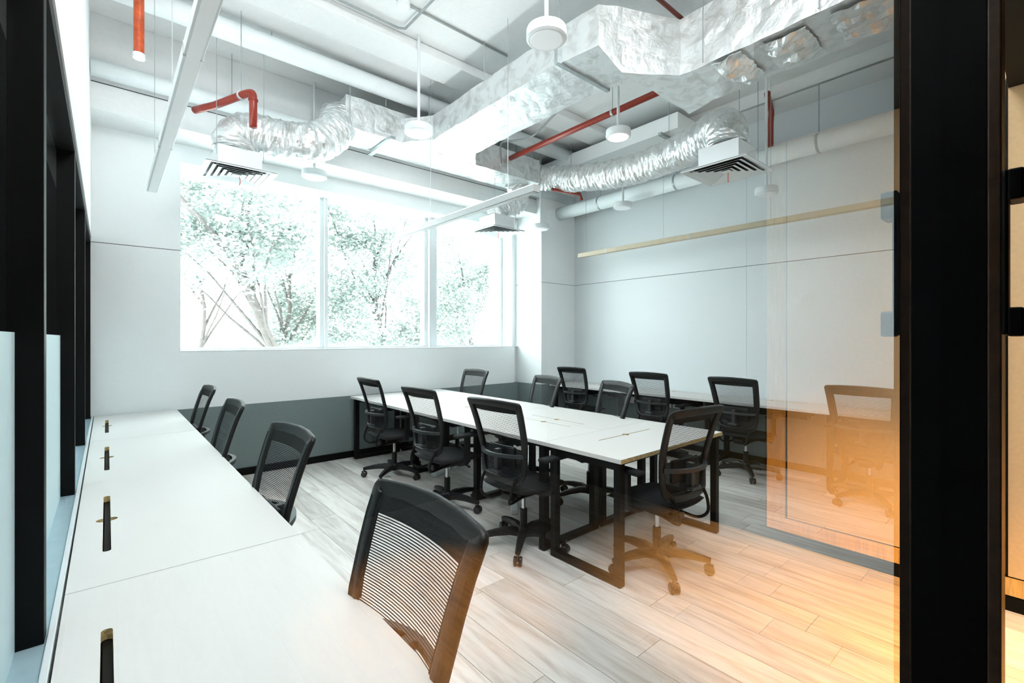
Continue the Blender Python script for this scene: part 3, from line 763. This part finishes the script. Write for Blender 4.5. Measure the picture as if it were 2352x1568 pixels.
# thin conduits on the ceiling
def conduit(label, pts, r=.011, m='conduit'):
    t = thing('conduit', label, 'conduit', (0, 0, 0), 0, 'thin cable conduits on the ceiling')
    obj('tube_run', T(pts, r, 8), m, t, smooth=True); return t
zc = ZC-.012
conduit('thin grey conduit bending at a right angle on the ceiling, nearest the windows', [(.7, 3.70, zc-.02), (1.90, 3.70, zc-.02), (1.95, 3.67, zc-.02), (1.95, 2.0, zc-.02)], .010, 'cable')
conduit('dark straight conduit crossing the ceiling towards the trunk duct', [(1.2, 3.42, zc), (2.9, 3.42, zc)], .010)
conduit('short dark conduit at the top edge left of the round lamp rod', [(.9, 2.95, zc), (1.75, 2.95, zc)], .010)
conduit('wavy pale conduit dropping behind the long red pipe', bez([(3.6, 2.5, 4.08), (3.75, 3.2, 4.07), (3.85, 3.75, 3.98), (3.85, 4.1, 3.86), (3.72, 4.35, 3.85), (3.62, 4.4, 3.80), (3.62, 4.4, 3.55)], 6), .012, 'cable')
conduit('thin conduit on the beam at the right wall', [(5.39, .4, 3.99), (5.39, 5.1, 3.99)], .009)

jb = thing('junction_box', 'small round white junction box on the ceiling between the conduits', 'junction box', (1.80, 3.42, 0))
obj('body', lathe(bmesh.new(), [(.05, ZC-.05), (.055, ZC-.045), (.055, ZC)], 20), 'white', jb)
# ---------------------------------------------------------------- lamps
def linear(label, x, y0, y1, z, m2='white', segs=()):
    t = thing('linear_pendant', label, 'pendant light', (0, 0, 0), 0, 'linear pendant lights')
    bm = bmesh.new(); box(bm, x-.034, x+.034, y0, y1, z+.004, z+.060, bev=.003); obj('housing', bm, m2, t)
    obj('diffuser', B(x-.024, x+.024, y0+.01, y1-.01, z-.0, z+.006), 'lampface' if m2 == 'white' else m2, t)
    if x < 5: obj('fill_uplight_strip', B(x-.024, x+.024, y0+.02, y1-.02, z+.0605, z+.066), 'fill_uplight', t)  # added glow strip hidden on top of the housing
    for s in segs: obj('joint_band', B(x-.0355, x+.0355, s-.006, s+.006, z+.002, z+.0605), 'rod', t)
    k = y0+.35
    while k < y1:
        obj('suspension_wire', T([(x, k, z+.06), (x, k, ZC+.005)], .0022, 6), 'rod', t); k += 1.25
linear('white linear pendant light hanging at the upper left near the glazed partition', .27, .3, 4.68, 2.60, segs=(2.33, 3.55))
linear('white linear pendant light crossing in front of the windows at the centre', 2.57, 2.68, 5.0, 2.60, m2='pale')
linear('long thin linear pendant light along the right wall, warm reflection painted in as beige', 5.26, .35, 4.58, 2.628, m2='beige', segs=(1.6, 2.85, 4.05))
def disc(label, x, y, z, lit=False, r=.125):
    t = thing('disc_pendant', label, 'pendant light', (x, y, z), 0, 'round disc pendant lights')
    obj('housing', lathe(bmesh.new(), [(r*.90, .0), (r, .008), (r, .060), (r*.97, .068)], 40), 'white', t)
    obj('diffuser', lathe(bmesh.new(), [(r*.78, -.004), (r*.82, .004)], 40), 'disclit' if lit else 'lampface', t)
    top = 3.37-z if y > 5.2 else (ZC-z+.005)
    if abs(x-5.4) > .5 or True: obj('stem', T([(0, 0, .065), (0, 0, top)], .013, 12), 'white', t)
disc('large round white disc pendant at the top centre, nearest the camera', 2.06, 2.06, 3.29)
disc('round white disc pendant left of centre in front of the trunk duct', 2.11, 3.72, 3.27)
disc('round white disc pendant low in front of the window header, under the foil branch', 1.66, 5.12, 3.14)
disc('glowing round disc pendant beneath the long red pipe', 3.48, 2.57, 3.25, lit=True, r=.11)
disc('round white disc pendant in front of the right wall pipe', 5.18, 3.75, 3.17)
disc('small round white disc pendant just left of the pillar', 4.78, 4.90, 3.03)
disc('round white disc pendant right of the near diffuser', 5.15, 1.95, 2.93, r=.11)

# ---------------------------------------------------------------- sockets, power strips
for i, (y, lb) in enumerate(((3.42, 'white double wall socket under the right desks, left of the brown-tinted chair'), (3.30, 'white wall socket right beside the double socket'), (4.0, 'white wall socket under the right desks behind the far chair'))):
    t = thing('wall_socket', lb, 'socket', (XR-.012, y, .56), 0, 'wall sockets under the right desks')
    obj('plate', B(-.009, 0, -.043, .043, -.043, .043, bev=.002), 'outlet', t)
    q = bmesh.new()
    for dy, dz in ((-.012, .018), (.012, .018), (0, -.004), (-.012, -.022), (.012, -.022)): box(q, -.011, -.008, dy-.002, dy+.002, dz-.005, dz+.005)
    obj('pin_slots', q, 'black', t)
for i, (x, y, a, lb) in enumerate(((2.72, 4.32, .5, 'white power strip lying on the floor under the middle of the island'), (2.63, 3.02, .9, 'white power strip on the floor under the near part of the island'))):
    t = thing('power_strip', lb, 'power strip', (x, y, 0), a, 'power strips under the island')
    obj('body', B(-.16, .16, -.03, .03, 0.002, .04, bev=.006), 'outlet', t)
    obj('adapter', B(.20, .31, -.06, .05, 0.001, .03, bev=.006), 'outlet', t)
    obj('cord', T(bez([(.15, 0, .03), (.20, .02, .13), (.27, .03, .15), (.29, .0, .03)], 6), .008, 8), 'outlet', t)

# ---------------------------------------------------------------- outside
struct('ground', B(-40, 60, 6.5, 90, -4.4, -4.2), 'ground')
def tree(label, x, y, h, lean, R, nc, leaf, seed, box_=None, ls=.062, per=420):
    """trunk leaning by lean per metre; clumps of leaves in box_ = x0, x1, z0, z1 (world), each carried by its own branch"""
    r = random.Random(seed)
    t = thing('tree', label, 'tree', (x, y, -4.2), 0, 'trees outside the windows')
    bm = bmesh.new(); n = 12; pts = []
    for k in range(n+1):
        z = h*k/n; pts.append(Vector((lean*z+math.sin(k*.9+seed)*.06*k/3, math.sin(k*.6+seed)*.08*k/3, z)))
    tube(bm, pts, [R*(1-.75*i/n) for i in range(n+1)], 9)
    V = []; F = []; x0, x1, z0, z1 = box_
    for c in range(nc):
        p = Vector((r.uniform(x0, x1)-x, r.uniform(-1.3, 1.3), r.uniform(z0, z1)+4.2)); rad = r.uniform(.38, .75)
        if c < 12:
            s = max(2, min(n-1, int(p.z/h*n*.75))); a = pts[s]; m_ = a.lerp(p, .5)+Vector((r.uniform(-.2, .2), r.uniform(-.2, .2), r.uniform(-.1, .3)))
            L_ = (p-a).length; rb = min(R*.4, .012+.010*L_)
            tube(bm, [a, a.lerp(m_, .5)+Vector((0, 0, .05)), m_, m_.lerp(p, .5)+Vector((0, 0, .08)), p], [rb, rb*.85, rb*.65, rb*.4, rb*.15], 6)
        for i in range(int(per*rad*rad/.32)):
            d = Vector((r.gauss(0, .5), r.gauss(0, .5), r.gauss(0, .38)))*rad
            q = p+d; a = Vector((r.uniform(-1, 1), r.uniform(-1, 1), r.uniform(-.6, .6))).normalized(); b = a.cross(Vector((r.uniform(-1, 1), r.uniform(-1, 1), 1))).normalized()
            s_ = ls*r.uniform(.6, 1.3); k = len(V)
            V += [tuple(q-a*s_), tuple(q+b*s_*.55-a*s_*.1), tuple(q+a*s_), tuple(q-b*s_*.55-a*s_*.1)]; F.append((k, k+1, k+2, k+3))
    obj('trunk', bm, 'bark', t, smooth=True)
    o = obj('foliage', (V, [], F), leaf, t); o['kind'] = 'stuff'
tree('pale tree with a bare trunk leaning left, seen through the left window pane', 6.3, 12.0, 8.6, -.6, .21, 46, 'leaf', 5, (.9, 3.7, 2.7, 6.4))
tree('leafy tree with an upright trunk behind the leaning one, right part of the left pane', 3.75, 14.4, 8.6, .0, .12, 44, 'leaf', 12, (3.0, 4.9, .8, 6.4))
tree('dense tree filling the middle window pane', 6.2, 13.5, 9.0, .03, .15, 66, 'leaf', 21, (4.6, 8.0, 1.0, 6.4))
tree('bushy tree at the right window pane', 9.6, 13.5, 7.4, .05, .14, 46, 'leaf', 33, (8.2, 10.6, -.4, 5.2))
tree('pale hazy tree farther back at the left edge of the windows', 2.6, 19.5, 9.0, -.03, .13, 30, 'leaf2', 44, (1.0, 5.0, 3.2, 8.5), ls=.09, per=300)
tree('pale hazy tree farther back behind the right pane', 15.5, 20.0, 9.0, .0, .13, 40, 'leaf2', 51, (12.6, 17.6, 0, 8.0), ls=.09, per=300)
